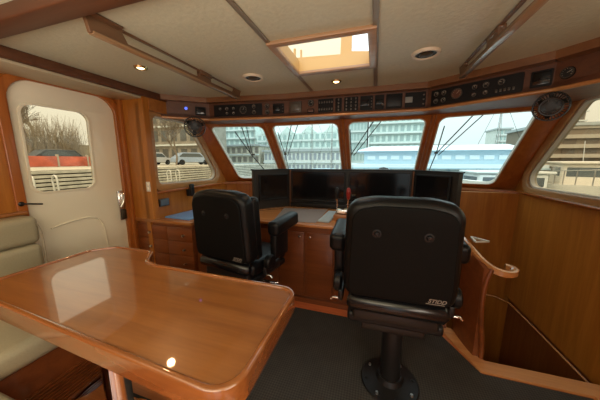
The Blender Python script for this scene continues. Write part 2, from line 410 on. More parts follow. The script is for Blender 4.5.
# overhead instrument fascia
Q = [(-2.17, 2.03), (-1.80, 2.33), (-.90, 2.445), (.42, 2.47), (1.08, 2.05), (1.47, 1.58)]
bm = bmesh.new()
for p, q in zip(Q, Q[1:]): wallseg(bm, p, q, 1.90, CZ, .03, 1)
fas = st(bake(bm, 'overhead_fascia', SOFW))
und = st(ngon_prism('soffit', Q+[(1.5, 1.58), (1.5, 2.50), (1.5, 2.60), (1.37, 2.64), (.55, 2.80), (-1.31, 2.80), (-2.10, 2.64), (-2.14, 2.5), (-2.2, 2.5), (-2.2, 2.03)], 1.906, 1.95, wood('soffit_under', (.12, .032, .008), (.19, .058, .014), 0, .5)))
bm = bmesh.new()
for p, q in zip(Q, Q[1:]):
    addtube(bm, [(p[0], p[1], 1.905), (q[0], q[1], 1.905)], .014, 8)
st(bake(bm, 'trim_14', CURLW, None, 50))
# crown moulding that steps from fascia to ceiling, and down the port and starboard sides
Q2 = [(-2.20, 1.93), (-1.77, 2.25), (-.88, 2.36), (.40, 2.385), (1.03, 1.98), (1.41, 1.53)]
bm = bmesh.new()
for p, q in zip(Q2, Q2[1:]): wallseg(bm, p, q, CZ-.05, CZ+.001, .10, 1)
st(bake(bm, 'trim_15', wood('crown_wood', (.14, .055, .02), (.21, .09, .034), 0, .35, .25)))
st(lo_hi('trim_16', (-2.45, AFT, 2.055), (-2.12, 2.12, CZ+.001), SOFW, bev=.008))
st(lo_hi('trim_17', (1.41, AFT, CZ-.05), (1.5, 1.56, CZ+.001), SOFW, bev=.008))
st(lo_hi('trim_18', (-2.13, .70, 2.06), (1.41, .80, CZ+.001), SOFW, bev=.008))
st(lo_hi('trim_19', (-2.20, 1.86, 1.935), (-2.13, 2.10, 2.119), WALLH))
st(lo_hi('trim_20', (-2.455, AFT, 2.035), (-2.15, 1.80, 2.055), plain('cream_soffit_strip', (.50, .42, .28), .5), bev=.004))

# ------------------------------------------------------------------ ceiling fittings
def vent(x, y, label):
    t = thing('ceiling_vent', label, 'vent', (x, y, CZ)); t.scale = (1.2, 1.2, 1.2)
    lathe('rim', [(.050, -.004), (.055, -.012), (.066, -.012), (.072, 0), (.05, 0)], plain('vent_rim', (.62, .52, .38), .35), t)
    lathe('cone', [(0, -.016), (.024, -.016), (.034, -.010), (.030, -.002), (0, -.002)], plain('vent_dark', (.05, .035, .02), .4), t)
    lathe('throat', [(.052, -.006), (.04, -.0015), (0, -.0015)], BLACKP, t)
vent(-.98, 1.84, 'round louvred air vent in the port half of the ceiling')
vent(.272, 1.78, 'round louvred air vent in the ceiling to starboard of the hatch')
def downlight(x, y, label, e=3.0):
    t = thing('downlight', label, 'ceiling light', (x, y, CZ))
    lathe('bezel', [(.026, -.002), (.030, -.010), (.040, -.008), (.044, 0), (.03, 0)], BRASS, t)
    lathe('bulb', [(0, -.012), (.018, -.010), (.027, -.003), (0, -.001)], BULB, t)
    ld = bpy.data.lights.new('lamp_glow', 'SPOT'); ld.energy = e; ld.color = (1, .62, .30); ld.spot_size = R(140); ld.spot_blend = .8; ld.shadow_soft_size = .03
    lo = bpy.data.objects.new('lamp_glow', ld); C.objects.link(lo); lo.parent = t; lo.location = (0, 0, -.03)
downlight(-1.66, 1.41, 'small lit brass downlight in the ceiling near the white door', 5)
downlight(-.35, 2.14, 'small lit brass downlight just forward of the ceiling hatch', 5)
def grab(x, y0, y1, label):
    t = thing('ceiling_grab_rail', label, 'grab rail', (x, y0, CZ)); L = y1-y0
    # side board with slots, standing down from the ceiling
    Mx = axes((.0, 0, 0), (0, 1, 0), (0, 0, 1), (-1, 0, 0))
    outer = [(0, 0), (.02, -.085), (L-.03, -.065), (L, 0)]
    holes = [rpoly([(.17, -.010), (.20, -.060), (L*.56, -.054), (L*.56, -.008)], .008), rpoly([(L*.66, -.008), (L*.66, -.052), (L-.14, -.046), (L-.10, -.008)], .008)]
    plate('rail_board', [outer]+holes, .022, Mx, RAILW, t, bev=.004)
    lo_hi('end_block', (-.03, .0, -.012), (.03, .16, 0), RAILW, t, .004)
    lo_hi('middle_block', (-.024, L*.56, -.03), (.012, L*.66, 0), RAILW, t, .004)
    lo_hi('bright_edge', (-.030, .03, -.088), (.008, L-.04, -.074), wood('pale_edge', (.22, .12, .055), (.30, .18, .09), 1, .3, .5), t, .003)
    return t
grab(-1.28, .83, 2.15, 'long slotted wooden grab rail on the port ceiling')
grab(.575, .78, 2.12, 'long slotted wooden grab rail on the starboard ceiling')

def fan(loc, tilt, rz, r, label):
    t = thing('cabin_fan', label, 'fan', loc, rz)
    t.rotation_euler = (tilt, 0, rz)
    # cage: axis along -Y (facing aft)
    Mf = axes((0, 0, 0), (1, 0, 0), (0, 0, 1), (0, -1, 0))
    bm = bmesh.new()
    for k in range(32):
        a = 2*math.pi*k/32; pts = []
        for s, (rr, d) in enumerate([(.018, .045), (r*.6, .042), (r*.95, .018), (r, 0), (r*.95, -.018), (r*.5, -.035)]):
            pts.append((rr*math.cos(a), -d, rr*math.sin(a)))
        addtube(bm, pts, .0028, 4)
    for rr, d in ((r, 0), (r*.62, .042)):
        addtube(bm, [(rr*math.cos(2*math.pi*k/28), -d, rr*math.sin(2*math.pi*k/28)) for k in range(29)], .0055, 6)
    bake(bm, 'cage', BLACKM, t)
    lathe('hub', [(0, .05), (.022, .048), (.028, .035), (.034, .0), (.044, -.02), (.046, -.06), (.034, -.08), (0, -.082)], BLACKP, t, Mf)
    for k in range(3):
        a = 2*math.pi*k/3+.4; bm = bmesh.new(); n = 8
        top = []; 
        for i in range(n+1):
            f = i/n; rr = .02+(r*.88-.02)*f; w = .25+.42*math.sin(math.pi*min(1, f*1.1)**.8)
            for s in (-1, 1):
                top.append(bm.verts.new((rr*math.cos(a+s*w*.6), -.012+s*.012, rr*math.sin(a+s*w*.6))))
        for i in range(n): bm.faces.new((top[2*i], top[2*i+1], top[2*i+3], top[2*i+2]))
        bmesh.ops.solidify(bm, geom=bm.faces[:], thickness=.002)
        bake(bm, 'blade', plain('fan_blade', (.012, .011, .010), .5), t, 60)
    tube('bracket', [(0, .06, 0), (0, .085, .02), (0, .09, .075)], .01, BLACKM, t)
    return t
fan((-1.80, 2.085, 1.795), R(10), R(41), .100, 'black caged fan at the port corner above the side window')
fan((1.035, 1.955, 1.785), R(10), R(-27), .082, 'black caged fan at the starboard corner of the windshield')

# ------------------------------------------------------------------ instruments on the fascia
def on_q(seg, s, z, out=.0):
    p, q = Vector(Q[seg]), Vector(Q[seg+1]); d = (q-p).normalized(); n = Vector((d.y, -d.x))
    c = p+d*s+n*out
    return (c.x, c.y, z), math.atan2(d.y, d.x)
FRONT = lambda x, z, y=0: axes((x, y, z), (1, 0, 0), (0, 0, 1), (0, -1, 0))
def gauge_parts(t, x, z, r, face=DIAL, y=0):
    lathe('gauge_bezel', [(r*.80, .0), (r*.84, .008), (r, .008), (r*1.02, 0)], BEZ, t, FRONT(x, z, y), 22)
    g = lathe('gauge_dial', [(0, .004), (r*.84, .004), (r*.84, 0), (0, 0)], face, t, FRONT(x, z, y), 22)
    bm = bmesh.new(); a = rnd.uniform(.3, 2.8)
    addtube(bm, [(x, y-.0055, z), (x+r*.65*math.cos(a), y-.0055, z+r*.65*math.sin(a))], .0015, 4)
    for k in range(9):
        b = R(-30+k*30); addbox(bm, (x+r*.7*math.cos(b), y-.0052, z+r*.7*math.sin(b)), (.003, .001, .003))
    bake(bm, 'needle', NEED, g)
def q_at(seg, x):
    p, q = Q[seg], Q[seg+1]; return (x-p[0])/(q[0]-p[0])*math.hypot(q[0]-p[0], q[1]-p[1])
def panel(seg, s0, s1, z0, z1, label, cat='instrument', build=None, group=None, name='instrument_panel', face=PANELM):
    loc, rz = on_q(seg, (s0+s1)/2, z0, .0); t = thing(name, label, cat, loc, rz, group)
    w, hgt = s1-s0, z1-z0
    plate('faceplate', [rpoly([(-w/2, 0), (w/2, 0), (w/2, hgt), (-w/2, hgt)], .008)], .010, FRONT(0, 0), face, t, bev=.002)
    if build: build(t, w, hgt)
    return t
def round_gauge(seg, s, z, r, label):
    loc, rz = on_q(seg, s, z-r); t = thing('round_gauge', label, 'gauge', loc, rz)
    lathe('housing', [(0, .0), (r*1.12, 0), (r*1.12, .006), (0, .006)], PANELM, t, FRONT(0, r), 24)
    gauge_parts(t, 0, r, r, y=-.006); return t
def scr(fx=.8, fz=.7, col=SCREEN, keys=0, knob=False):
    def f(t, w, h):
        box('screen', (-(w*(1-fx)/2)*(1 if keys else 0), -.011, h*.52), (w*fx, .004, h*fz), col, t, .001)
        for k in range(keys): box('button', (w*.40, -.012, h*(.2+.6*k/max(1, keys-1))), (w*.08, .006, h*.08), BEZ, t, .001)
        if knob: lathe('knob', [(0, .02), (.008, .02), (.01, 0), (0, 0)], BEZ, t, FRONT(w*.38, h*.3, -.01), 14)
    return f
def switches(nx, nz):
    def f(t, w, h):
        for i in range(nx):
            for j in range(nz):
                x = -w/2+w*(i+.5)/nx; z = h*(j+.5)/nz
                box('switch', (x, -.013, z), (min(.012, w/nx*.5), .008, min(.018, h/nz*.55)), BEZ, t, .001)
    return f
def big_left(t, w, h):
    for x, z, r in ((-.36, .65, .10), (-.22, .65, .13), (-.22, .25, .10), (-.08, .65, .11), (-.08, .25, .10), (.12, .5, .30), (.34, .74, .15), (.34, .27, .15)):
        gauge_parts(t, x*w, z*h, r*h*1.15, y=-.01)
def big_right(t, w, h):
    for x, z, r in ((-.43, .72, .13), (-.43, .28, .13), (-.33, .72, .13), (-.33, .28, .13), (-.17, .52, .27), (.03, .70, .12), (.03, .26, .10), (.15, .70, .14), (.15, .28, .10), (.30, .70, .14)):
        gauge_parts(t, x*w, z*h, r*h*1.15, y=-.01, face=plain('red_dial', (.10, .035, .02), .4) if x == -.17 else DIAL)
    for k in range(5): box('switch', ((.26+.04*k)*w, -.014, .25*h), (.012, .01, .02), BEZ, t, .001)
# port end to starboard end, seen left to right
loc, rz = on_q(0, .24, 1.985)
t = thing('indicator_light', 'small blue lit indicator on the port end of the fascia', 'indicator light', loc, rz)
lathe('rim', [(.012, 0), (.016, .008), (.022, .008), (.024, 0)], BEZ, t, FRONT(0, .024)); lathe('lens', [(0, .008), (.014, .006), (.016, 0), (0, 0)], emit('blue_lens', (.10, .16, 1.0), 1.2), t, FRONT(0, .024))
panel(0, .33, .44, 1.945, 2.035, 'small square dark display next to the blue indicator light', 'display', scr(.75, .7))
panel(1, .06, .62, 1.935, 2.055, 'long black engine panel of gauges above the port windshield pane', 'instrument panel', big_left)
s = q_at(1, -1.13); round_gauge(1, s, 2.025, .024, 'upper round gauge just right of the port engine panel')
round_gauge(1, s, 1.965, .024, 'lower round gauge just right of the port engine panel')
s = q_at(1, -1.0); panel(1, s-.065, s+.055, 1.945, 2.045, 'black square radio with a keypad beside the pair of round gauges', 'radio', scr(.6, .5, keys=3))
s = q_at(2, -.82); panel(2, s-.065, s+.065, 1.945, 2.055, 'square depth display with a brownish grey screen in a metal surround', 'display', scr(.8, .6, plain('dull_lcd', (.10, .09, .075), .2)), face=BEZ)
s = q_at(2, -.655); round_gauge(2, s, 2.03, .03, 'round dial above a small square clock panel near the hatch light')
panel(2, s-.035, s+.035, 1.935, 1.975, 'tiny rectangular readout beneath a round dial', 'display', scr(.8, .6, plain('brown_lcd', (.12, .05, .03), .3)))
s = q_at(2, -.50); panel(2, s-.078, s+.075, 1.93, 2.06, 'black switch panel with two rows of six switches', 'switch panel', switches(6, 2))
s = q_at(2, -.373); panel(2, s-.032, s+.032, 1.93, 2.06, 'narrow black column of switches left of the centre mullion', 'switch panel', switches(1, 4))
s = q_at(2, -.25); panel(2, s-.068, s+.066, 1.93, 2.06, 'black breaker panel with three by four grid of switches above the centre mullion', 'switch panel', switches(3, 4))
s = q_at(2, -.105); panel(2, s-.06, s+.056, 1.93, 2.06, 'black radio panel with display and keys right of the breaker panel', 'radio', scr(.7, .4, keys=4))
s = q_at(2, .012); panel(2, s-.042, s+.040, 1.93, 2.06, 'narrow black radio with two knobs above the starboard centre pane', 'radio', scr(.7, .35, knob=True))
s = q_at(2, .14); panel(2, s-.07, s+.07, 1.93, 2.06, 'plain black radio cover over the starboard centre pane', 'radio', scr(.86, .75, BLACKP))
s = q_at(2, .32); panel(2, s-.085, s+.085, 1.93, 2.06, 'black chart display with a small lit grey screen', 'display', scr(.36, .38, emit('lit_lcd', (.20, .20, .18), .05), keys=3))
panel(3, .035, .635, 1.925, 2.055, 'long black engine panel with a red dial above the starboard windshield pane', 'instrument panel', big_right)
panel(3, .67, .775, 1.935, 2.04, 'square black display just above the starboard fan', 'display', scr(.8, .75))
round_gauge(4, .06, 1.99, .032, 'wood ringed round gauge at the far starboard end of the fascia')

# ------------------------------------------------------------------ helm console
CT = .84
con = thing('helm_console', 'curved cherry wood helm console running under the windshield', 'console', (-.4, 2.6, 0))
def rel(pts, t): return [(x-t.location.x, y-t.location.y) for x, y in pts]
prof = [(-2.18, 1.87), (-1.66, 1.87), (-1.46, 2.16), (.66, 2.16), (.66, 3.02), (.6, 3.40), (-1.3, 3.40), (-2.0, 3.24), (-2.18, 3.06)]
prof_top = [(-2.19, 1.845), (-1.66, 1.845), (-1.45, 2.12), (.70, 2.12), (.70, 3.02), (.62, 3.41), (-1.3, 3.41), (-2.0, 3.25), (-2.19, 3.07)]
ngon_prism('body', rel(prof, con), .0, CT-.03, CABW, con)
plate('counter', [rpoly(rel(prof_top, con), [0, .1, .2, .05, 0, 0, 0, 0, 0])], .03, Matrix.Translation((0, 0, CT-.03)), wood('counter_wood', (.40, .14, .035), (.56, .23, .07), 0, .25, .5), con, bev=.008)
lo_hi('toe_kick', (-1.05, -.475, 0), (1.06, -.44, .06)  , CABW, con)
for k, (x0, x1) in enumerate([(-1.40, -.92), (-.90, -.63), (-.61, -.34), (-.32, .16), (.18, .64)]):
    d = box('cabinet_door', ((x0+x1)/2+.4, -.447, .42), (x1-x0-.01, .018, .66), CABW, con, .004)
    kx = {0: x1-.05, 1: x1-.045, 2: x0+.045, 3: x0+.05, 4: x0+.05}[k]
    lathe('knob', [(0, .03), (.012, .028), (.014, .018), (.006, .01), (.006, 0), (0, 0)], CHROME, d, FRONT(kx+.4, .715, -.456), 14)
# port drawer unit
dr = thing('drawer_cabinet', 'cherry drawer cabinet with chrome knobs left of the helm console', 'cabinet', (-2.05, 1.82, 0))
lo_hi('body', (-.36, 0.0, 0), (.36, .04, CT-.02), CABW, dr)
for cx, w in ((-.155, .40), (.205, .32)):
    for k in range(4):
        z = .715-.15*k
        d = box('drawer', (cx, -.008, z), (w-.004, .010, .147), CABW, dr, .003)
        lathe('knob', [(0, .034), (.013, .032), (.016, .020), (.006, .01), (.006, 0), (0, 0)], CHROME, d, FRONT({0: -.16, 1: .275}[int(cx > 0)] , z, -.017), 14)
lo_hi('counter_edge', (-.37, -.03, CT-.02), (.37, .02, CT+.012), WALLH, dr, .006)
# monitor bank
mb = thing('monitor_console', 'wide black raised monitor surround standing on the helm counter', 'monitor bank', (-.34, 3.0, CT))
W0 = [(-1.42, 2.60), (-1.08, 3.0), (.43, 3.0), (.77, 2.60)]
def mseg(p, q, name, z0=0, z1=.49, th=.06):
    p, q = Vector(p)-Vector((-.34, 3.0)), Vector(q)-Vector((-.34, 3.0)); d = (q-p); L = d.length; d.normalize()
    bm = bmesh.new(); wallseg(bm, p, q, z0, z1, th, 1); return bake(bm, name, HOUS, mb)
for i in range(3): mseg(W0[i], W0[i+1], 'surround_panel')
capl = [(-1.435, 2.585), (-1.075, 2.985), (.425, 2.985), (.785, 2.585), (.83, 2.64), (.46, 3.08), (-1.11, 3.08), (-1.48, 2.64)]
ngon_prism('top_cap', rel(capl, mb), .49, .503, BLACKP, mb)
lo_hi('ledge', (-.72, -.07, 0), (.74, 0, .06), BLACKP, mb, .008)
tube('corner_post', [(-1.0795+.34, -.008, .0), (-1.0795+.34, -.008, .49)], .012, wood('dark_post', (.13, .05, .02), (.2, .08, .03), 2), mb)
tube('corner_post', [(.43+.34, -.008, .0), (.43+.34, -.008, .49)], .012, MATS['dark_post'], mb)
def monitor(c, rz, w, h, z, label):
    t = thing('monitor', label, 'monitor', (c[0], c[1], z), rz)
    plate('bezel', [rpoly([(-w/2, 0), (w/2, 0), (w/2, h), (-w/2, h)], .008), rpoly([(-w/2+.018, .022), (w/2-.018, .022), (w/2-.018, h-.016), (-w/2+.018, h-.016)], .002)], .022, FRONT(0, 0), BLACKP, t, bev=.003)
    plate('screen', [[(-w/2+.016, .02), (w/2-.016, .02), (w/2-.016, h-.014), (-w/2+.016, h-.014)]], .006, FRONT(0, 0, -.006), SCREEN, t)
    return t
monitor((-.70, 2.985), 0, .72, .40, CT+.08, 'large black screen left of the pair in the middle of the helm')
monitor((.055, 2.985), 0, .72, .40, CT+.08, 'large black screen right of the pair, behind the near chair')
def wing(i, f, w, h, z, lab):
    p, q = Vector(W0[i]), Vector(W0[i+1]); d = (q-p).normalized(); n = Vector((d.y, -d.x)); c = p.lerp(q, f)+n*.003
    monitor(c, math.atan2(d.y, d.x), w, h, z, lab)
wing(0, .52, .42, .34, CT+.10, 'smaller black screen angled at the port end of the helm')
wing(2, .48, .42, .38, CT+.08, 'smaller black screen angled at the starboard end of the helm')

# things on the counter
dm = plate('desk_mat', [rpoly([(-1.10, 2.80), (-.54, 2.88), (-.53, 2.20), (-.97, 2.17)], .01)], .004, Matrix.Translation((0, 0, CT+.0005)), MATG)
tag(dm, 'brown grey chart mat lying on the helm counter', 'mat')
kb = thing('keyboard', 'slim grey keyboard on end beside the chart mat', 'keyboard', (-.455, 2.50, CT), R(88))
box('tray', (0, 0, .007), (.52, .12, .012), KEYM, kb, .004)
bm = bmesh.new()
for i in range(16):
    for j in range(5): addbox(bm, (-.235+i*.0305, -.045+j*.0225, .016), (.025, .018, .006), 0)
tag(bake(bm, 'keys', plain('keys_grey', (.46, .52, .54), .4), kb), kind='stuff')
th = thing('throttle_control', 'chrome throttle stand with black and red knob levers', 'throttle', (-.30, 2.42, CT))
box('base', (0, .04, .03), (.17, .20, .06), WALLH, th, .01)
box('chrome_head', (0, 0.02, .085), (.13, .09, .05), CHROME, th, .018, seg=4)
for s, m, nm in ((-.055, BLACKP, 'black'), (.055, REDK, 'red')):
    lv = tube('lever', [(s, 0, .07), (s, -.005, .17), (s*1.05, -.01, .24)], .008, CHROME, th)
    kb_ = lathe('lever_knob', [(0, 0), (.014, .0), (.019, .03), (.023, .07), (.020, .10), (.010, .118), (0, .12)], m, lv, Matrix.Translation((s*1.05, -.01, .22)), 16); kb_['label'] = nm+' lever knob'
    lathe('pivot', [(0, -.014), (.03, -.014), (.032, 0), (.03, .014), (0, .014)], BRASS, th, axes((s*.6, .02, .085), (0, 1, 0), (0, 0, 1), (1, 0, 0)), 18)
jb = thing('joystick_box', 'small wooden control box right beside the throttle levers', 'control box', (-.17, 2.27, CT))
box('case', (0, 0, .035), (.10, .10, .07), CABW, jb, .006); lathe('stick', [(0, 0), (.01, 0), (.008, .03), (.014, .05), (0, .056)], BLACKP, jb, Matrix.Translation((0, 0, .07)), 14)
ch = plate('chart_book', [rpoly([(-2.15, 1.93), (-1.80, 1.90), (-1.74, 2.42), (-2.10, 2.46)], .01)], .014, Matrix.Translation((0, 0, CT+.0005)), BLUEP, bev=.003)
tag(ch, 'flat blue chart folder on the port side counter', 'folder')
sd = thing('small_display', 'small grey blue display fixed below the port side window', 'display', (-2.2, 1.975, .965))
box('case', (.012, 0, .035), (.024, .12, .08), plain('dark_case', (.04, .04, .045), .4), sd, .004); box('screen', (.026, 0, .037), (.004, .10, .062), plain('grey_blue_lcd', (.10, .14, .18), .2), sd, .001)
hs = thing('radio_handset', 'black radio handset hung at the port side beyond the chart folder', 'handset', (-2.16, 2.34, 1.02))
box('cradle', (-.015, 0, .05), (.05, .05, .10), BLACKP, hs, .008); box('handset', (.028, 0, .075), (.04, .06, .15), BLACKP, hs, .015, seg=4); 
tube('cord', [(.03, 0, .01), (.035, .02, -.06), (.03, .04, -.12), (.01, .05, -.17)], .005, BLACKP, hs, 8)
sw = thing('light_switch', 'white wall switch on the wooden post right of the door', 'switch', (-2.175, 1.80, 1.145))
box('plate', (0, -.004, .045), (.05, .008, .10), WHITEP, sw, .003)
for z in (.025, .065): box('rocker', (0, -.010, z), (.024, .008, .026), plain('rocker_white', (.85, .82, .74), .35), sw, .002)

# ------------------------------------------------------------------ helm chairs
def chair(loc, rz, dz, label, tilt=R(4)):
    t = thing('helm_chair', label, 'chair', loc, rz)
    lathe('base_plate', [(0, 0), (.175, 0), (.18, .006), (.175, .014), (.12, .018), (.085, .03), (.072, .06), (0, .06)], BLACKM, t, Matrix.Translation((.025, -.02, 0)), 40)
    for k in range(8):
        a = 2*math.pi*k/8+.2; lathe('bolt', [(0, .028), (.008, .027), (.011, .016), (0, .016)], STEEL if k % 2 else BLACKM, t, Matrix.Translation((.147*math.cos(a)+.025, .147*math.sin(a)-.02, 0)), 10)
    tube('pedestal', [(.025, -.02, .05), (.025, -.02, .45+dz)], .062, BLACKM, t, 28)
    lathe('pedestal_collar', [(0, -.02), (.075, -.02), (.085, 0), (.08, .05), (0, .05)], BLACKP, t, Matrix.Translation((.025, -.02, .43+dz)))
    box('seat_slide', (0, .02, .50+dz), (.34, .40, .06), BLACKM, t, .012)
    box('seat_pan', (0, .04, .555+dz), (.50, .50, .06), BLACKP, t, .02, seg=4)
    box('seat_cushion', (0, .06, .64+dz), (.50, .52, .12), BLACKL, t, .045, seg=6)
    # backrest leaning slightly aft
    M = Matrix.Translation((0, -.19, .60+dz)) @ Matrix.Rotation(tilt, 4, 'X')
    out = rpoly([(-.264, .125), (.264, .125), (.277, .20), (.266, .64), (.13, .668), (-.13, .668), (-.266, .64), (-.277, .20)], [.07, .07, .2, .12, .3, .3, .12, .2], 10)
    Mb = M @ axes((0, .06, 0), (1, 0, 0), (0, 0, 1), (0, -1, 0))
    bk = plate('backrest', [out], .13, Mb, BLACKL, t, bev=.045, bseg=6)
    inner = rpoly([(-.237, .145), (.237, .145), (.246, .20), (.234, .61), (.11, .637), (-.11, .637), (-.234, .61), (-.246, .20)], [.04, .04, .2, .10, .3, .3, .10, .2], 10)
    plate('back_panel', [inner], .022, M @ axes((0, -.062, 0), (1, 0, 0), (0, 0, 1), (0, -1, 0)), plain('back_panel_vinyl', (.0035, .0033, .0033), .65, bump=.2, bscale=180, spec=.12), bk, bev=.01)
    ring = [inner, offset_ring(inner, -.008)]
    for s in (-1, 1):
        lathe('tuft_button', [(0, .010), (.010, .008), (.014, 0), (.022, -.001), (.022, -.004), (0, -.004)], BLACKP, bk, M @ axes((s*.115, -.085, .50), (1, 0, 0), (0, 0, 1), (0, -1, 0)), 16)
        # side bolster on the front face
        box('bolster', (s*.215, .09, .36), (.09, .09, .50), BLACKL, bk, .035, M, seg=5)
    text('logo', 'STIDD', .028, M @ axes((.178, -.0845, .168), (1, 0, 0), (0, 0, 1), (0, -1, 0)), LOGO, bk, shear=.35)
    bm = bmesh.new(); addbox(bm, (.171, -.085, .161), (.082, .001, .003), 0, M); bake(bm, 'logo_underline', LOGO, bk)
    # roll below the back, and the recline mechanism
    tube('lumbar_roll', [(-.24, -.225, .678+dz), (-.225, -.23, .678+dz), (.225, -.23, .678+dz), (.24, -.225, .678+dz)], [.035, .050, .050, .035], plain('smooth_black_vinyl', (.006, .006, .007), .22), t, 20)
    box('recline_bar', (0, -.19, .60+dz), (.44, .08, .08), BLACKM, t, .015)
    for s in (-1, 1):
        ar = box('armrest', (s*.335, .12, .945+dz*.5), (.105, .37, .115), BLACKL, t, .032, Matrix.Translation((0, .12, .945)) @ Matrix.Rotation(R(4), 4, 'X') @ Matrix.Translation((0, -.12, -.945)), seg=5)
        box('arm_side', (s*.325, .06, .80+dz*.5), (.06, .20, .24), BLACKL, t, .015, seg=3)
        lathe('arm_pivot', [(0, -.02), (.05, -.02), (.06, -.01), (.06, .02), (.05, .03), (0, .03)], BLACKL, t, axes((s*.315, -.08, .70+dz), (0, 1, 0), (0, 0, 1), (s, 0, 0)), 24)
        box('arm_bracket', (s*.30, -.02, .63+dz), (.03, .22, .07), BLACKM, t, .01)
        tube('recline_lever', [(s*.30, -.11, .60+dz), (s*.345, -.11, .60+dz), (s*.36, -.11, .585+dz)], .007, CHROME, t)
    tube('footrest_post', [(0, .05, .30), (0, .24, .27)], .022, BLACKM, t)
    tube('footrest', [(-.17, .27, .27), (-.15, .25, .27), (.15, .25, .27), (.17, .27, .27)], .014, CHROME, t)
    return t
def offset_ring(pts, d): return offset(pts, d)
chair((.135, 1.47, .012), R(1), -.005, 'black leather helm chair nearer the camera, beside the stairwell')
chair((-1.055, 1.72, .012), R(-9), -.045, 'black leather helm chair further left, behind the wooden table')

# ------------------------------------------------------------------ table
tb = thing('dining_table', 'glossy varnished wood table with raised rounded edge and notched corner', 'table', (-.96, .68, PF))
TZ = .88-PF
TO = [(-.300, .400), (-.300, .937), (-1.125, .937), (-1.225, .965), (-1.32, 1.082), (-1.625, 1.082), (-1.74, .98), (-1.74, .54), (-1.66, .467)]
trad = [.085, .075, .085, .10, .065, .065, .08, .08, .08]
to = rel(TO, tb)
plate('tabletop', [rpoly(offset(to, -.015), [max(.02, q-.012) for q in trad])], .05, Matrix.Translation((0, 0, TZ-.055)), TABW, tb)
plate('raised_edge', [rpoly(to, trad, 9), rpoly(offset(to, -.022), [max(.02, q-.016) for q in trad], 9)], .078, Matrix.Translation((0, 0, TZ-.074)), TABE, tb, bev=.008, bseg=4)
plate('apron', [rpoly(offset(to, -.10), .05)], .04, Matrix.Translation((0, 0, TZ-.095)), CABW, tb)
for x, y in ((-.20, .0), (-.66, .10)):
    lathe('leg', [(0, 0), (.12, 0), (.125, .008), (.062, .016), (.054, .03), (.054, TZ-.12), (.08, TZ-.105), (.08, TZ-.095), (0, TZ-.095)], CHROME, tb, Matrix.Translation((x, y, 0)), 28)

# ------------------------------------------------------------------ settee
se = thing('settee', 'cream leather settee along the port wall beneath the table', 'settee', (-1.97, .3, PF))
o = se.location
def S(a, b): return [p-q for p, q in zip(a, o)], [p-q for p, q in zip(b, o)]
a, b = S((-2.43, -.9, PF), (-1.56, .96, .47)); bs = lo_hi('base', a, b, CABW, se)
bm = bmesh.new()
for k in range(9):
    z = PF+.03+k*.019; a, b = S((-1.562, .20, z), (-1.549, .92, z+.009)); addbox(bm, [(p+q)/2 for p, q in zip(a, b)], [q-p for p, q in zip(a, b)])
bake(bm, 'louvre_grille', CABW, bs)
for y0, y1 in ((-.20, .385), (.39, .97)):
    a, b = S((-2.30, y0, .47), (-1.53, y1, .60)); c = box('seat_cushion', [(p+q)/2 for p, q in zip(a, b)], [q-p for p, q in zip(a, b)], CREAML, se, .045, seg=5)
for y0, y1 in ((-.2, .40), (.405, 1.0)):
    for z0, z1 in ((.58, .865), (.865, 1.065)):
        a, b = S((-2.43, y0, z0), (-2.27, y1, z1)); box('back_cushion', [(p+q)/2 for p, q in zip(a, b)], [q-p for p, q in zip(a, b)], CREAML, se, .045, seg=5)
tube('piping', [(p[0]-o.x, p[1]-o.y, p[2]-o.z) for p in [(-2.29, .985, 1.02), (-2.275, 1.0, .95), (-2.27, 1.0, .86), (-2.275, 1.0, .75), (-2.275, 1.0, .60)]], .005, PIPE, se, 6)
a, b = S((-2.44, -.2, 1.065), (-2.39, 1.0, 1.09)); lo_hi('back_capping', a, b, WALLH, se, .006)
s2 = thing('settee_end', 'cream leather bench cushion at the aft end of the table', 'settee', (-1.28, .0, PF))
lo_hi('base', (-.22, -.5, 0), (.18, .33, .33), CABW, s2)
box('seat_cushion', (-.01, -.05, .395), (.46, .90, .13), CREAML, s2, .045, seg=5)

# ------------------------------------------------------------------ stair partition and handrail
sp = thing('stair_partition', 'curved wooden partition panel at the head of the companionway', 'partition', (.762, 2.0, 0))
bm = bmesh.new(); n = 14; cols = []
for i in range(n+1):
    f = i/n; x = -.035+.055*f**1.6; y = .14-.28*f; zt = .80-.10*f**1.5
    cols.append((x, y, zt))
for th_ in (0,):
    A = [[bm.verts.new((x+dx, y, z)) for (dx, z) in ((-.016, 0), (.016, 0), (.016, zt), (-.016, zt))] for x, y, zt in cols]
    for p, q in zip(A, A[1:]):
        for k in range(4): bm.faces.new((p[k], p[(k+1) % 4], q[(k+1) % 4], q[k]))
    bm.faces.new(A[0]); bm.faces.new(A[-1][::-1])
bake(bm, 'panel', CABW, sp, 40)
tube('newel', cr([(.055, -.145, .0), (.05, -.147, .12), (.018, -.145, .38), (.022, -.14, .58), (.05, -.13, .70)], 4), .017, CABW, sp, 14)
bm = bmesh.new()
path = [(-.05, .16, .835), (-.045, .10, .825), (-.02, .02, .79), (.02, -.06, .745), (.07, -.11, .715), (.13, -.13, .70), (.18, -.115, .70), (.21, -.08, .705), (.20, -.045, .71), (.17, -.035, .715)]
pp = cr(path); rings = []
for i, p in enumerate(pp):
    d = (pp[min(i+1, len(pp)-1)]-pp[max(i-1, 0)]); d.z = 0; d.normalize(); s_ = Vector((-d.y, d.x, 0))
    w_, h_ = .022, .045*(1-.3*i/len(pp))
    rings.append([bm.verts.new(p+s_*u*w_+Vector((0, 0, v*h_))) for u, v in ((-1, -1), (1, -1), (1, 0), (.6, .12), (-.6, .12), (-1, 0))])
for p, q in zip(rings, rings[1:]):
    for k in range(6): bm.faces.new((p[k], p[(k+1) % 6], q[(k+1) % 6], q[k]))
bm.faces.new(rings[0]); bm.faces.new(rings[-1][::-1])
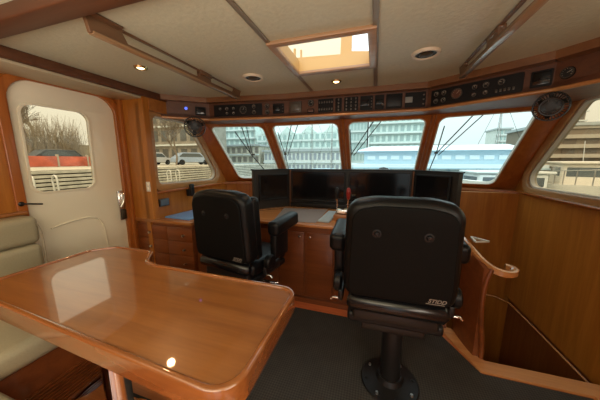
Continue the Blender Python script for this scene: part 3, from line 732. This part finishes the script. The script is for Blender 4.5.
plate('shelf_rim', [rpoly([(.03, .14), (.16, .19), (.05, .30)], .01), rpoly([(.05, .155), (.135, .19), (.058, .27)], .005)], .012, Matrix.Translation((0, 0, .80)), GASK, sp)
hr = bake(bm, 'handrail', CURLW, sp, 40); hr['label'] = 'pale curled wooden handrail'
# threshold strips
st(ngon_prism('trim_21', [(.60, 2.14), (.765, 1.72), (1.47, 1.72), (1.47, 1.83), (.83, 1.83), (.70, 2.14)], -.02, .014, THRW))
st(ngon_prism('trim_22', [(1.37, 1.72), (1.37, .95), (1.49, .95), (1.49, 1.72)], .0005, .013, THRW))
st(ngon_prism('trim_23', [(-1.50, 2.03), (.58, 2.03), (.58, 2.12), (-1.50, 2.12)], .0005, .012, wood('red_floor_wood', (.50, .10, .03), (.72, .20, .06), 0, .3, .5)))

# ------------------------------------------------------------------ outside: wipers and foredeck
fd = ngon_prism('foredeck', rpoly([(-3.0, 3.9), (-2.4, 3.55), (1.7, 3.55), (2.3, 3.9), (1.2, 8.5), (-.35, 10.5), (-1.9, 8.5)], .1), -.1, .62, plain('deck_white', (.70, .70, .66), .5))
st(fd)
for i, (x, ang, lab) in enumerate(((-1.72, 0, 'thin black wiper arms on the port windshield pane'), (-.98, .24, 'thin black wiper arms on the port centre windshield pane'),
                     (.0, .30, 'thin black wiper arms on the starboard centre windshield pane'), (.93, .25, 'thin black wiper arms on the starboard windshield pane'))):
    t = thing('windshield_wiper', lab, 'wiper', (x, 3.40, 1.95))
    n_ = Vector((0, .737, .676))*.075
    def P(u, v): return Vector((u, -.66/.976*v, .72/.976*v-.78)) + n_
    x_ = -.12 if i else .05
    if i == 0:
        tube('arm', [P(.02, .96), P(-.04, .42)], .006, BLACKM, t, 6); tube('arm', [P(.10, .96), P(-.02, .42)], .005, BLACKM, t, 6)
        tube('blade', [P(-.12, .84), P(-.03, .42), P(.09, .06)], .007, BLACKM, t, 6)
    else:
        tube('arm', [P(.0, .97), P(-ang, .42)], .006, BLACKM, t, 6); tube('arm', [P(.09, .97), P(-ang+.03, .40)], .005, BLACKM, t, 6)
        tube('blade', [P(-ang+.0, .80), P(-ang, .42), P(-ang-.03, .02)], .006, BLACKM, t, 6)
    lathe('pivot', [(0, 0), (.02, 0), (.02, .02), (0, .025)], BLACKM, t, Matrix.Translation(P(-ang, .42)), 12)
dl = thing('searchlight', 'round black topped lamp on the foredeck ahead of the windshield', 'searchlight', (.13, 3.9, .62))
lathe('dome', [(.11, .55), (.12, .60), (.10, .68), (.06, .72), (0, .735)], BLACKP, dl); lathe('stem', [(0, 0), (.08, 0), (.05, .04), (.04, .5), (.11, .55), (0, .56)], plain('white_paint', (.7, .7, .68), .4), dl)

# ------------------------------------------------------------------ harbour
st(box('harbour_water', (0, 40, -2.3), (400, 400, .2), WATER))
WHT = plain('boat_white', (.72, .74, .72), .35); CRM = plain('boat_cream', (.74, .70, .62), .4)
BLU = plain('boathouse_blue', (.44, .58, .65), .5); PBL = plain('pale_blue_roof', (.66, .74, .78), .5)
DGL = plain('dark_window', (.10, .12, .13), .15); GGL = plain('green_glass', (.36, .47, .45), .15)
CON = plain('pale_concrete', (.66, .68, .63), .7, vary=.1, bscale=2); CON2 = plain('stone_facade', (.56, .52, .42), .8, vary=.2, bscale=3)
GRN = plain('greenish_concrete', (.62, .72, .68), .6, vary=.08, bscale=2)
st(box('quay_land', (-10, 75, -1.9), (170, 66, 1.6), plain('quay', (.34, .34, .30), .8, vary=.2, bscale=.6)))
def building(name, x0, x1, y, z1, nx, nz, label, wall, gl, dep=10, gable=False, z0=-1.1, lower=None, balc=False):
    t = thing(name, label, 'building', ((x0+x1)/2, y+dep/2, z0)); w = x1-x0; H = z1-z0
    lo_hi('walls', (-w/2, -dep/2, 0), (w/2, dep/2, H), wall, t)
    cw, chh = w/nx, H/nz; me = None
    for j in range(nz):
        for i in range(nx):
            x = -w/2+cw*(i+.5); z = chh*(j+.55)
            if me is None:
                wn = box('window', (0, 0, 0), (cw*.6, .12, chh*.58), gl, t, 0); me = wn.data; wn.location = (x, -dep/2, z)
            else:
                wn = link('window', me, None, t); wn.location = (x, -dep/2, z)
        bm = bmesh.new(); addbox(bm, (0, -dep/2-.3, chh*j+.1), (w, .6 if balc else .25, .22))
        bake(bm, 'balcony' if balc else 'cornice', plain('white_trim', (.66, .70, .68), .6), t)
    if gable:
        for k in range(gable):
            gx = -w/2+w*(k+.5)/gable; gw = w/gable*.7
            plate('gable', [[(gx-gw/2, H), (gx+gw/2, H), (gx, H+gw*.45)]], dep*.5, axes((0, -dep/2-.1, 0), (1, 0, 0), (0, 0, 1), (0, 1, 0)), wall, t)
    else: lo_hi('roof', (-w/2-.3, -dep/2-.4, H), (w/2+.3, dep/2, H+.35), plain('roof_grey', (.42, .45, .45), .6), t)
    return t
building('apartment_building', -48, -27.5, 52, 10.5, 14, 6, 'pale green apartment block seen through the port windshield pane', GRN, GGL, balc=True)
building('stone_building', -44, -22.5, 44, 4.4, 16, 3, 'low brown stone building on the quay before the pale green apartments', CON2, plain('brown_window', (.22, .2, .17), .3), dep=5)
building('townhouse_row', -26, -6.4, 50, 7.3, 16, 5, 'row of gabled pale townhouses seen through the port centre pane', GRN, GGL, gable=4)
building('quay_arcade', -21.5, -4.5, 44, 3.2, 20, 2, 'low white glazed arcade in front of the gabled townhouses', CON, plain('arcade_glass', (.30, .33, .36), .3), dep=4)
building('apartment_tower', -1.5, 9.2, 54, 17, 9, 9, 'tall glass and balcony tower beyond the blue roofed boathouse', GRN, GGL, balc=True)
building('glass_block', -6.0, -1.9, 52, 11.5, 6, 6, 'grey green glass block left of the tall balcony tower', plain('grey_green', (.50, .58, .56), .5), GGL)
building('distant_tower', 27.6, 30.4, 70, 8.8, 4, 7, 'small distant tower above the white boats in the starboard pane', CON, GGL, dep=6)
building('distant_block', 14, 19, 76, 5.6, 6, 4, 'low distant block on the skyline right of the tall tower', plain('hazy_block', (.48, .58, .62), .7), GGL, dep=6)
# blue roofed boathouse
bh = thing('boathouse', 'long white boathouse with pale blue stepped roofs across the dock', 'boathouse', (4.2, 23, -2.2))
lo_hi('lower_wall', (-6.2, -1.5, 0), (7.0, 7, 3.05), WHT, bh); lo_hi('lower_roof', (-6.7, -2.2, 3.05), (7.3, 7.2, 3.35), PBL, bh)
lo_hi('upper_wall', (-5.2, .2, 3.35), (6.6, 6.4, 4.5), BLU, bh)
bm = bmesh.new(); v = [bm.verts.new(p) for p in [(-6.0, -.4, 4.5), (7, -.4, 4.5), (7, 7, 4.5), (-6.0, 7, 4.5), (-4.6, 2, 5.05), (6.6, 2, 5.05), (6.6, 5, 5.05), (-4.6, 5, 5.05)]]
for f in ((0, 1, 2, 3), (4, 5, 6, 7), (0, 1, 5, 4), (1, 2, 6, 5), (2, 3, 7, 6), (3, 0, 4, 7)): bm.faces.new([v[k] for k in f])
bake(bm, 'upper_roof', PBL, bh)
for k in range(9): lo_hi('window', (-5.8+k*1.4, -1.56, 1.5), (-4.9+k*1.4, -1.48, 2.4), plain('blue_glass', (.22, .34, .42), .2), bh)
for k in range(11): lo_hi('upper_window', (-4.9+k*1.02, .12, 3.75), (-4.2+k*1.02, .22, 4.1), PBL, bh)
for k in range(13): lo_hi('pillar', (-6.2+k*1.08, -1.64, 0), (-6.08+k*1.08, -1.5, 3.05), BLU, bh)
lo_hi('gutter', (-6.75, -2.3, 3.0), (7.35, -2.2, 3.12), BLU, bh)
def boat(x, y, L, Bm, rz, label, mat=WHT, hgt=1.3, canvas=None, z=-2.2, k_=1.0):
    t = thing('moored_boat', label, 'boat', (x, y, z), rz); t.scale = (k_, k_, k_)
    bm = bmesh.new(); n = 12; rows = []
    for i in range(n+1):
        f = i/n; yy = (f-.5)*L; w = Bm/2*(1-max(0, (f-.5)/.5)**2.2)*1.0+.02; sh = hgt*(1+.25*f*f)
        rows.append([bm.verts.new(p) for p in [(-w, yy, sh), (-w*.8, yy, .1), (0, yy, -.2), (w*.8, yy, .1), (w, yy, sh)]])
    for p, q in zip(rows, rows[1:]):
        for k in range(4): bm.faces.new((p[k], p[k+1], q[k+1], q[k]))
        bm.faces.new((p[4], p[0], q[0], q[4]))
    bm.faces.new(rows[0]); bake(bm, 'hull', mat, t, 40)
    cab = box('cabin', (0, -.05*L, hgt+.55), (Bm*.66, L*.46, 1.1), mat, t, .15, seg=3)
    box('cabin_window', (0, -.05*L, hgt+.72), (Bm*.66+.03, L*.40, .42), DGL, cab, .03)
    box('front_window', (0, -.05*L, hgt+.72), (Bm*.56, L*.46+.03, .42), DGL, cab, .03)
    box('cabin_roof', (0, -.05*L, hgt+1.14), (Bm*.74, L*.52, .10), mat, cab, .04)
    if canvas: box('canvas_cover', (0, -.36*L, hgt+.5), (Bm*.7, L*.2, 1.0), canvas, t, .2, seg=3)
    bm = bmesh.new()
    for s in (-1, 1):
        pts = []
        for i in range(7):
            f = .55+.44*i/6; w = Bm/2*(1-max(0, (f-.5)/.5)**2.2)*.9; pts.append((s*w, (f-.5)*L, hgt*(1+.25*f*f)+.6)); addtube(bm, [(pts[-1][0], pts[-1][1], pts[-1][2]-.6), pts[-1]], .02, 5)
        addtube(bm, pts, .02, 5)
    bake(bm, 'bow_rail', STEEL, t)
    tube('mast', [(0, -.1*L, hgt+1.15), (0, -.14*L, hgt+2.2)], .018, STEEL, t, 6)
    return t
boat(13.6, 21.0, 8.5, 3.1, R(158), 'cream cabin cruiser moored beyond the starboard side window', CRM, 1.35, k_=1.42)
boat(16.2, 13.2, 7.5, 2.8, R(150), 'cream boat with grey canvas at the right edge of the side window', CRM, 1.2, plain('grey_canvas', (.30, .27, .22), .8), k_=1.42)
boat(24.5, 28.5, 9, 3.2, R(165), 'further cream motor yacht behind the cabin cruiser to starboard', CRM, 1.5, k_=1.3)
boat(7.0, 17.2, 6.0, 2.4, R(95), 'white boat in front of the boathouse seen low in the starboard pane', WHT, 1.25, k_=1.25)
boat(-2.5, 19.5, 6.0, 2.4, R(100), 'small white boat moored at the left end of the boathouse', WHT, 1.1, BLU)
PUR = plain('purple_canvas', (.34, .26, .44), .8)
boat(-9.5, 30, 7.0, 2.6, R(95), 'white boat with purple canvas before the glazed arcade', WHT, 1.3, PUR)
boat(-16.5, 33.2, 6.0, 2.6, R(85), 'white boat with purple canvas seen beside the port mullion', WHT, 1.3, PUR)
boat(-17.5, 26, 7.0, 2.6, R(4), 'white boat lying lowest in the port windshield pane', WHT, 1.2, plain('green_canvas', (.30, .36, .22), .8))
def sailboat(x, y, L, label, col=WHT):
    t = thing('sailing_boat', label, 'sailing boat', (x, y, -2.2), R(90))
    bm = bmesh.new(); n = 10; rows = []
    for i in range(n+1):
        f = i/n; w = L*.14*math.sin(math.pi*(.12+.88*f)**.8)+.02; yy = (f-.5)*L
        rows.append([bm.verts.new(p) for p in [(-w, yy, 1.1), (-w*.7, yy, .1), (0, yy, -.2), (w*.7, yy, .1), (w, yy, 1.1)]])
    for p, q in zip(rows, rows[1:]):
        for k in range(4): bm.faces.new((p[k], p[k+1], q[k+1], q[k]))
        bm.faces.new((p[4], p[0], q[0], q[4]))
    bm.faces.new(rows[0]); bm.faces.new(rows[-1][::-1])
    bake(bm, 'hull', col, t, 40); box('cabin', (0, 0, 1.3), (L*.16, L*.4, .5), WHT, t, .1)
    tube('mast', [(0, .05*L, 1.1), (0, .05*L, 1.1+L*1.25)], .07, STEEL, t, 6, .05)
    tube('boom', [(0, .05*L, 2.2), (0, -.38*L, 2.3)], .12, BLU, t, 8)
    bm = bmesh.new(); top = (0, .05*L, 1.0+L*1.25)
    for p in ((0, .49*L, 1.1), (0, -.48*L, 1.1), (.13*L, .05*L, 1.1), (-.13*L, .05*L, 1.1)): addtube(bm, [p, top], .02, 3)
    bake(bm, 'rigging', BLACKM, t)
    return t
for x, y, L, lab in ((-21, 40, 9, 'sailing boat with bare mast in the middle of the port windshield pane'), (-15.8, 37.2, 8, 'sailing boat with bare mast left of the port mullion'), (-29.5, 36, 8, 'sailing boat with bare mast at the left of the port windshield pane'),
    (-10.0, 40, 9, 'sailing boat with bare mast before the gabled townhouses'), (-5.8, 35, 7, 'sailing boat with bare mast nearest the centre mullion'), (14.0, 34, 8, 'sailing boat behind the right end of the long boathouse')):
    sailboat(x, y, L, lab)
# starboard shore: terraced dark building
sb = building('terraced_building', 19.5, 56, 38, 5.6, 18, 1, 'long brown terraced building on the starboard shore', plain('brown_terrace', (.24, .19, .14), .8), plain('terrace_glass', (.15, .12, .09), .4), dep=8, z0=-1.5)
for k in range(6): lo_hi('terrace_band', (-18.7, -5.2+k*.2, 1.0+k*1.15), (18.7, -3.9, 1.45+k*1.15), plain('terrace_pale', (.46, .40, .32), .8), sb)
building('slab_tower', 27.5, 31, 50, 11.8, 4, 9, 'grey brown tower rising above the terraced building', plain('tower_brown', (.34, .29, .24), .8), plain('tower_glass', (.16, .14, .12), .4), dep=6, balc=True)
# port side: plank dock, ladders, cars, wall, trees
st(box('port_quay', (-43.15, -3, -.65), (62, 70, 3.2), plain('port_ground', (.52, .47, .38), .8, vary=.25, bscale=.5)))
bm = bmesh.new()
for k in range(9): addbox(bm, (-12.0, 8, 1.0-.155*k), (.14, 46, .105), .01)
dw_ = thing('timber_wall', 'pale horizontal timber plank quay wall outside the port windows', 'quay wall', (-12.0, 8, -.3))
pl_ = bake(bm, 'planks', plain('weathered_planks', (.62, .56, .45), .8, vary=.2, bscale=3), dw_); pl_.data.transform(Matrix.Translation((12.0, -8, .3)))
box('backing', (-.09, 0, .62), (.06, 46, 1.5), plain('wall_backing', (.06, .05, .04), .9), dw_)
def ladder(x, y, label):
    t = thing('dock_ladder', label, 'ladder', (x, y, -.1))
    for s in (-.32, .32):
        tube('rail', cr([(0, s, -.1), (.0, s, .55), (-.03, s, .80), (.06, s, .98), (.2, s, .98), (.26, s, .80), (.26, s, .3)], 4), .03, CRM, t, 8)
    for z in (.15, .4): tube('rung', [(0, -.32, z), (0, .32, z)], .025, CRM, t, 8)
ladder(-11.6, 5.35, 'pale hooped dock ladder seen through the door window')
ladder(-11.6, 11.2, 'pale hooped dock ladder seen through the port side window')
def car(x, y, rz, mat, label, L=4.4, H=1.45, z=.95):
    t = thing('parked_car', label, 'car', (x, y, z), rz)
    pr = rpoly([(-L/2, .3), (L/2, .3), (L/2, .75), (L/2-.9, .88), (L/2-1.5, H), (-L/2+.9, H), (-L/2+.15, .9), (-L/2, .8)], .12)
    plate('body', [pr], 1.75, axes((0, .875, 0), (1, 0, 0), (0, 0, 1), (0, -1, 0)), mat, t, bev=.08)
    plate('side_glass', [rpoly([(-L/2+.95, H-.1), (L/2-1.6, H-.1), (L/2-1.05, .92), (-L/2+.45, .92)], .06)], 1.77, axes((0, .885, 0), (1, 0, 0), (0, 0, 1), (0, -1, 0)), DGL, t)
    for sx in (-L/2+.8, L/2-.85):
        for sy in (-.8, .8): lathe('wheel', [(0, -.1), (.30, -.1), (.33, -.05), (.33, .05), (.30, .1), (0, .1)], BLACKP, t, axes((sx, sy, .33), (1, 0, 0), (0, 0, 1), (0, 1, 0)), 16)
car(-27.5, 14.3, R(88), plain('car_dark', (.03, .035, .04), .3), 'dark car parked behind the red barrier')
car(-25.5, 22.0, R(88), plain('car_silver', (.55, .57, .60), .3), 'silver car parked on the port quay, nearer the door')
car(-21.5, 24.0, R(60), plain('car_blue', (.35, .45, .60), .3), 'pale blue car parked on the port quay, farther from the door')
building('sky_block_building', -42, -21.6, 27.5, 19, 12, 7, 'tall grey brown building added behind the cars to block the port side sky', plain('sky_block_wall', (.30, .27, .22), .8, vary=.2, bscale=1.5), plain('sky_block_glass', (.12, .12, .11), .3), dep=4, z0=.95)  # added, tall enough to keep sky reflections off the table
rb = thing('red_barrier', 'long faded red barrier along the port quay', 'barrier', (-24.6, 12.5, .95))
RED = plain('faded_red', (.52, .12, .07), .7, vary=.3, bscale=1.2)
for k in range(6): box('barrier_panel', (0, -5.2+k*2.1, .44), (.15, 2.0, .82), RED, rb, .03)
for k in range(7): box('post', (0, -6.25+k*2.1, .5), (.2, .12, 1.0), plain('post_tan', (.42, .36, .28), .8), rb)
sg = thing('quay_sign', 'small white notice board at the left end of the red barrier', 'sign', (-23.6, 9.2, .95)); box('board', (0, 0, .75), (.05, 1.1, .9), CRM, sg, .02); box('emblem', (.03, .0, .78), (.02, .45, .35), RED, sg, .02); box('post', (0, 0, .15), (.06, .1, .3), STEEL, sg)
bk_ = st(box('port_bank', (-58, -1, 2.4), (24, 60, 3.2), plain('bank_earth', (.34, .30, .22), .9, vary=.35, bscale=.4)))
WOODT = plain('bark', (.22, .18, .14), .9)
def tree(x, y, z, H, seed, label):
    r = random.Random(seed); bm = bmesh.new()
    def br(p, d, L, rad, lv):
        q = p+d*L; mid = p+d*L*.5+Vector((r.uniform(-1, 1), r.uniform(-1, 1), r.uniform(-.3, .6)))*L*.08
        addtube(bm, [p, mid, q], rad, 5 if lv < 2 else 3, rad*.62)
        if lv >= 5 or rad < .008: return
        for k in range(4 if lv < 2 else 3):
            nd = (d+Vector((r.uniform(-1, 1), r.uniform(-1, 1), r.uniform(-.25, .7)))*.72).normalized()
            br(p.lerp(q, r.uniform(.6, 1)), nd, L*r.uniform(.66, .84), rad*.64, lv+1)
    br(Vector((0, 0, 0)), Vector((0, 0, 1)), H*.26, H*.017, 0)
    o = bake(bm, 'bare_tree', WOODT); o.location = (x, y, z)
    return tag(o, label, 'tree', 'bare trees on the port bank')
def thicket(x, y, z, L, H, seed, label):
    r_ = random.Random(seed); bm = bmesh.new()
    for k in range(1600):
        p = Vector((r_.uniform(-1, 1), r_.uniform(-L/2, L/2), 0)); h = H*r_.uniform(.4, 1)
        q = p+Vector((r_.gauss(0, .5), r_.gauss(0, .8), h)); m_ = p.lerp(q, .5)+Vector((r_.gauss(0, .2), r_.gauss(0, .3), 0))
        addtube(bm, [p, m_, q], .03, 3, .008)
        addtube(bm, [m_, m_+Vector((r_.gauss(0, .4), r_.gauss(0, .8), h*.4))], .02, 3, .006)
    o = bake(bm, 'thicket', plain('twig_brown', (.36, .30, .22), .9)); o.location = (x, y, z)
    return tag(o, label, 'bush')
thicket(-40, 12, .95, 22, 6.5, 5, 'tangle of bare brown bushes behind the red barrier')

spots = [(-29, 10.6, 8.5), (-34, 15.4, 9), (-33, 23.2, 9), (-20.5, 20.5, 7), (-46.5, 2, 10), (-50, 14, 11), (-52, 24, 11)]
desc = ['leftmost in the door window', 'standing in the middle of the door window', 'at the right side of the door window', 'in front of the added grey brown building', 'further back behind the red barrier', 'up on the bank behind the parked dark car', 'up on the bank beside the added grey brown building']
for i, ((x, y, H), d_) in enumerate(zip(spots, desc)): tree(x, y, .95 if x > -46 else 4.0, H, i+3, 'bare winter tree '+d_)

# ------------------------------------------------------------------ light
w = bpy.data.worlds.new('overcast'); sc.world = w; w.use_nodes = True
n, l = w.node_tree.nodes, w.node_tree.links; bg = n['Background']
tc = n.new('ShaderNodeTexCoord'); sx = n.new('ShaderNodeSeparateXYZ'); rp = n.new('ShaderNodeValToRGB')
l.new(tc.outputs['Generated'], sx.inputs[0]); l.new(sx.outputs['Z'], rp.inputs['Fac']); l.new(rp.outputs['Color'], bg.inputs['Color'])
mu = n.new('ShaderNodeMath'); mu.operation = 'MULTIPLY_ADD'; mu.inputs[1].default_value = 1.7; mu.inputs[2].default_value = 1.0; mu.use_clamp = False
mc = n.new('ShaderNodeMath'); mc.operation = 'MAXIMUM'; mc.inputs[1].default_value = 0
ms = n.new('ShaderNodeMath'); ms.operation = 'MULTIPLY'; ms.inputs[1].default_value = .82
l.new(sx.outputs['Z'], mc.inputs[0]); l.new(mc.outputs[0], mu.inputs[0]); l.new(mu.outputs[0], ms.inputs[0]); l.new(ms.outputs[0], bg.inputs['Strength'])
rp.color_ramp.elements[0].color = (.90, .99, 1.0, 1); rp.color_ramp.elements[1].color = (.86, .95, 1.0, 1)
bg.inputs['Strength'].default_value = 1.12
sd_ = bpy.data.lights.new('hazy_sun', 'SUN'); sd_.energy = 1.0; sd_.angle = R(40); sd_.color = (1, .98, .94)
so = bpy.data.objects.new('hazy_sun', sd_); C.objects.link(so); so.rotation_euler = (R(48), 0, R(8)); so.location = (0, -20, 30)
def area(loc, rot, sx_, sy_, e, col, name='aft_fill_down', label='unseen fill light added behind the camera'):
    ld = bpy.data.lights.new(name, 'AREA'); ld.shape = 'RECTANGLE'; ld.size = sx_; ld.size_y = sy_; ld.energy = e; ld.color = col
    o = bpy.data.objects.new(name, ld); C.objects.link(o); o.location = loc; o.rotation_euler = rot; return o
area((-.6, -1.2, 2.08), (0, 0, 0), 1.8, .8, 22, (1, .84, .64))  # added fill shining down behind the camera, not a known lamp
area((-.5, -.9, 1.35), (R(180), 0, 0), 2.4, 1.8, 76, (1, .92, .78), 'aft_fill_up')  # unseen upward fill, added to brighten the ceiling

area((1.40, -.9, 1.5), (R(90), 0, R(90)), 1.8, .7, 26, (1, .90, .74), 'aft_fill_side')  # side fill added to brighten the port door wall, no window here
sc.view_settings.view_transform = 'Standard'; sc.view_settings.look = 'None'; sc.view_settings.gamma = 1
sc.view_settings.exposure = 0.28; sc.view_settings.use_curve_mapping = False
sc.cycles.use_denoising = True
sc.cycles.max_bounces = 8; sc.cycles.transparent_max_bounces = 16; sc.cycles.caustics_reflective = False; sc.cycles.caustics_refractive = False

# single-mesh things: move the origin to the base of the mesh
for o in list(C.objects):
    if o.type == 'MESH' and o.parent is None and o.location.length == 0 and not o.children:
        co = [v.co for v in o.data.vertices]
        c = Vector(((min(v.x for v in co)+max(v.x for v in co))/2, (min(v.y for v in co)+max(v.y for v in co))/2, min(v.z for v in co)))
        o.data.transform(Matrix.Translation(-c)); o.location = c
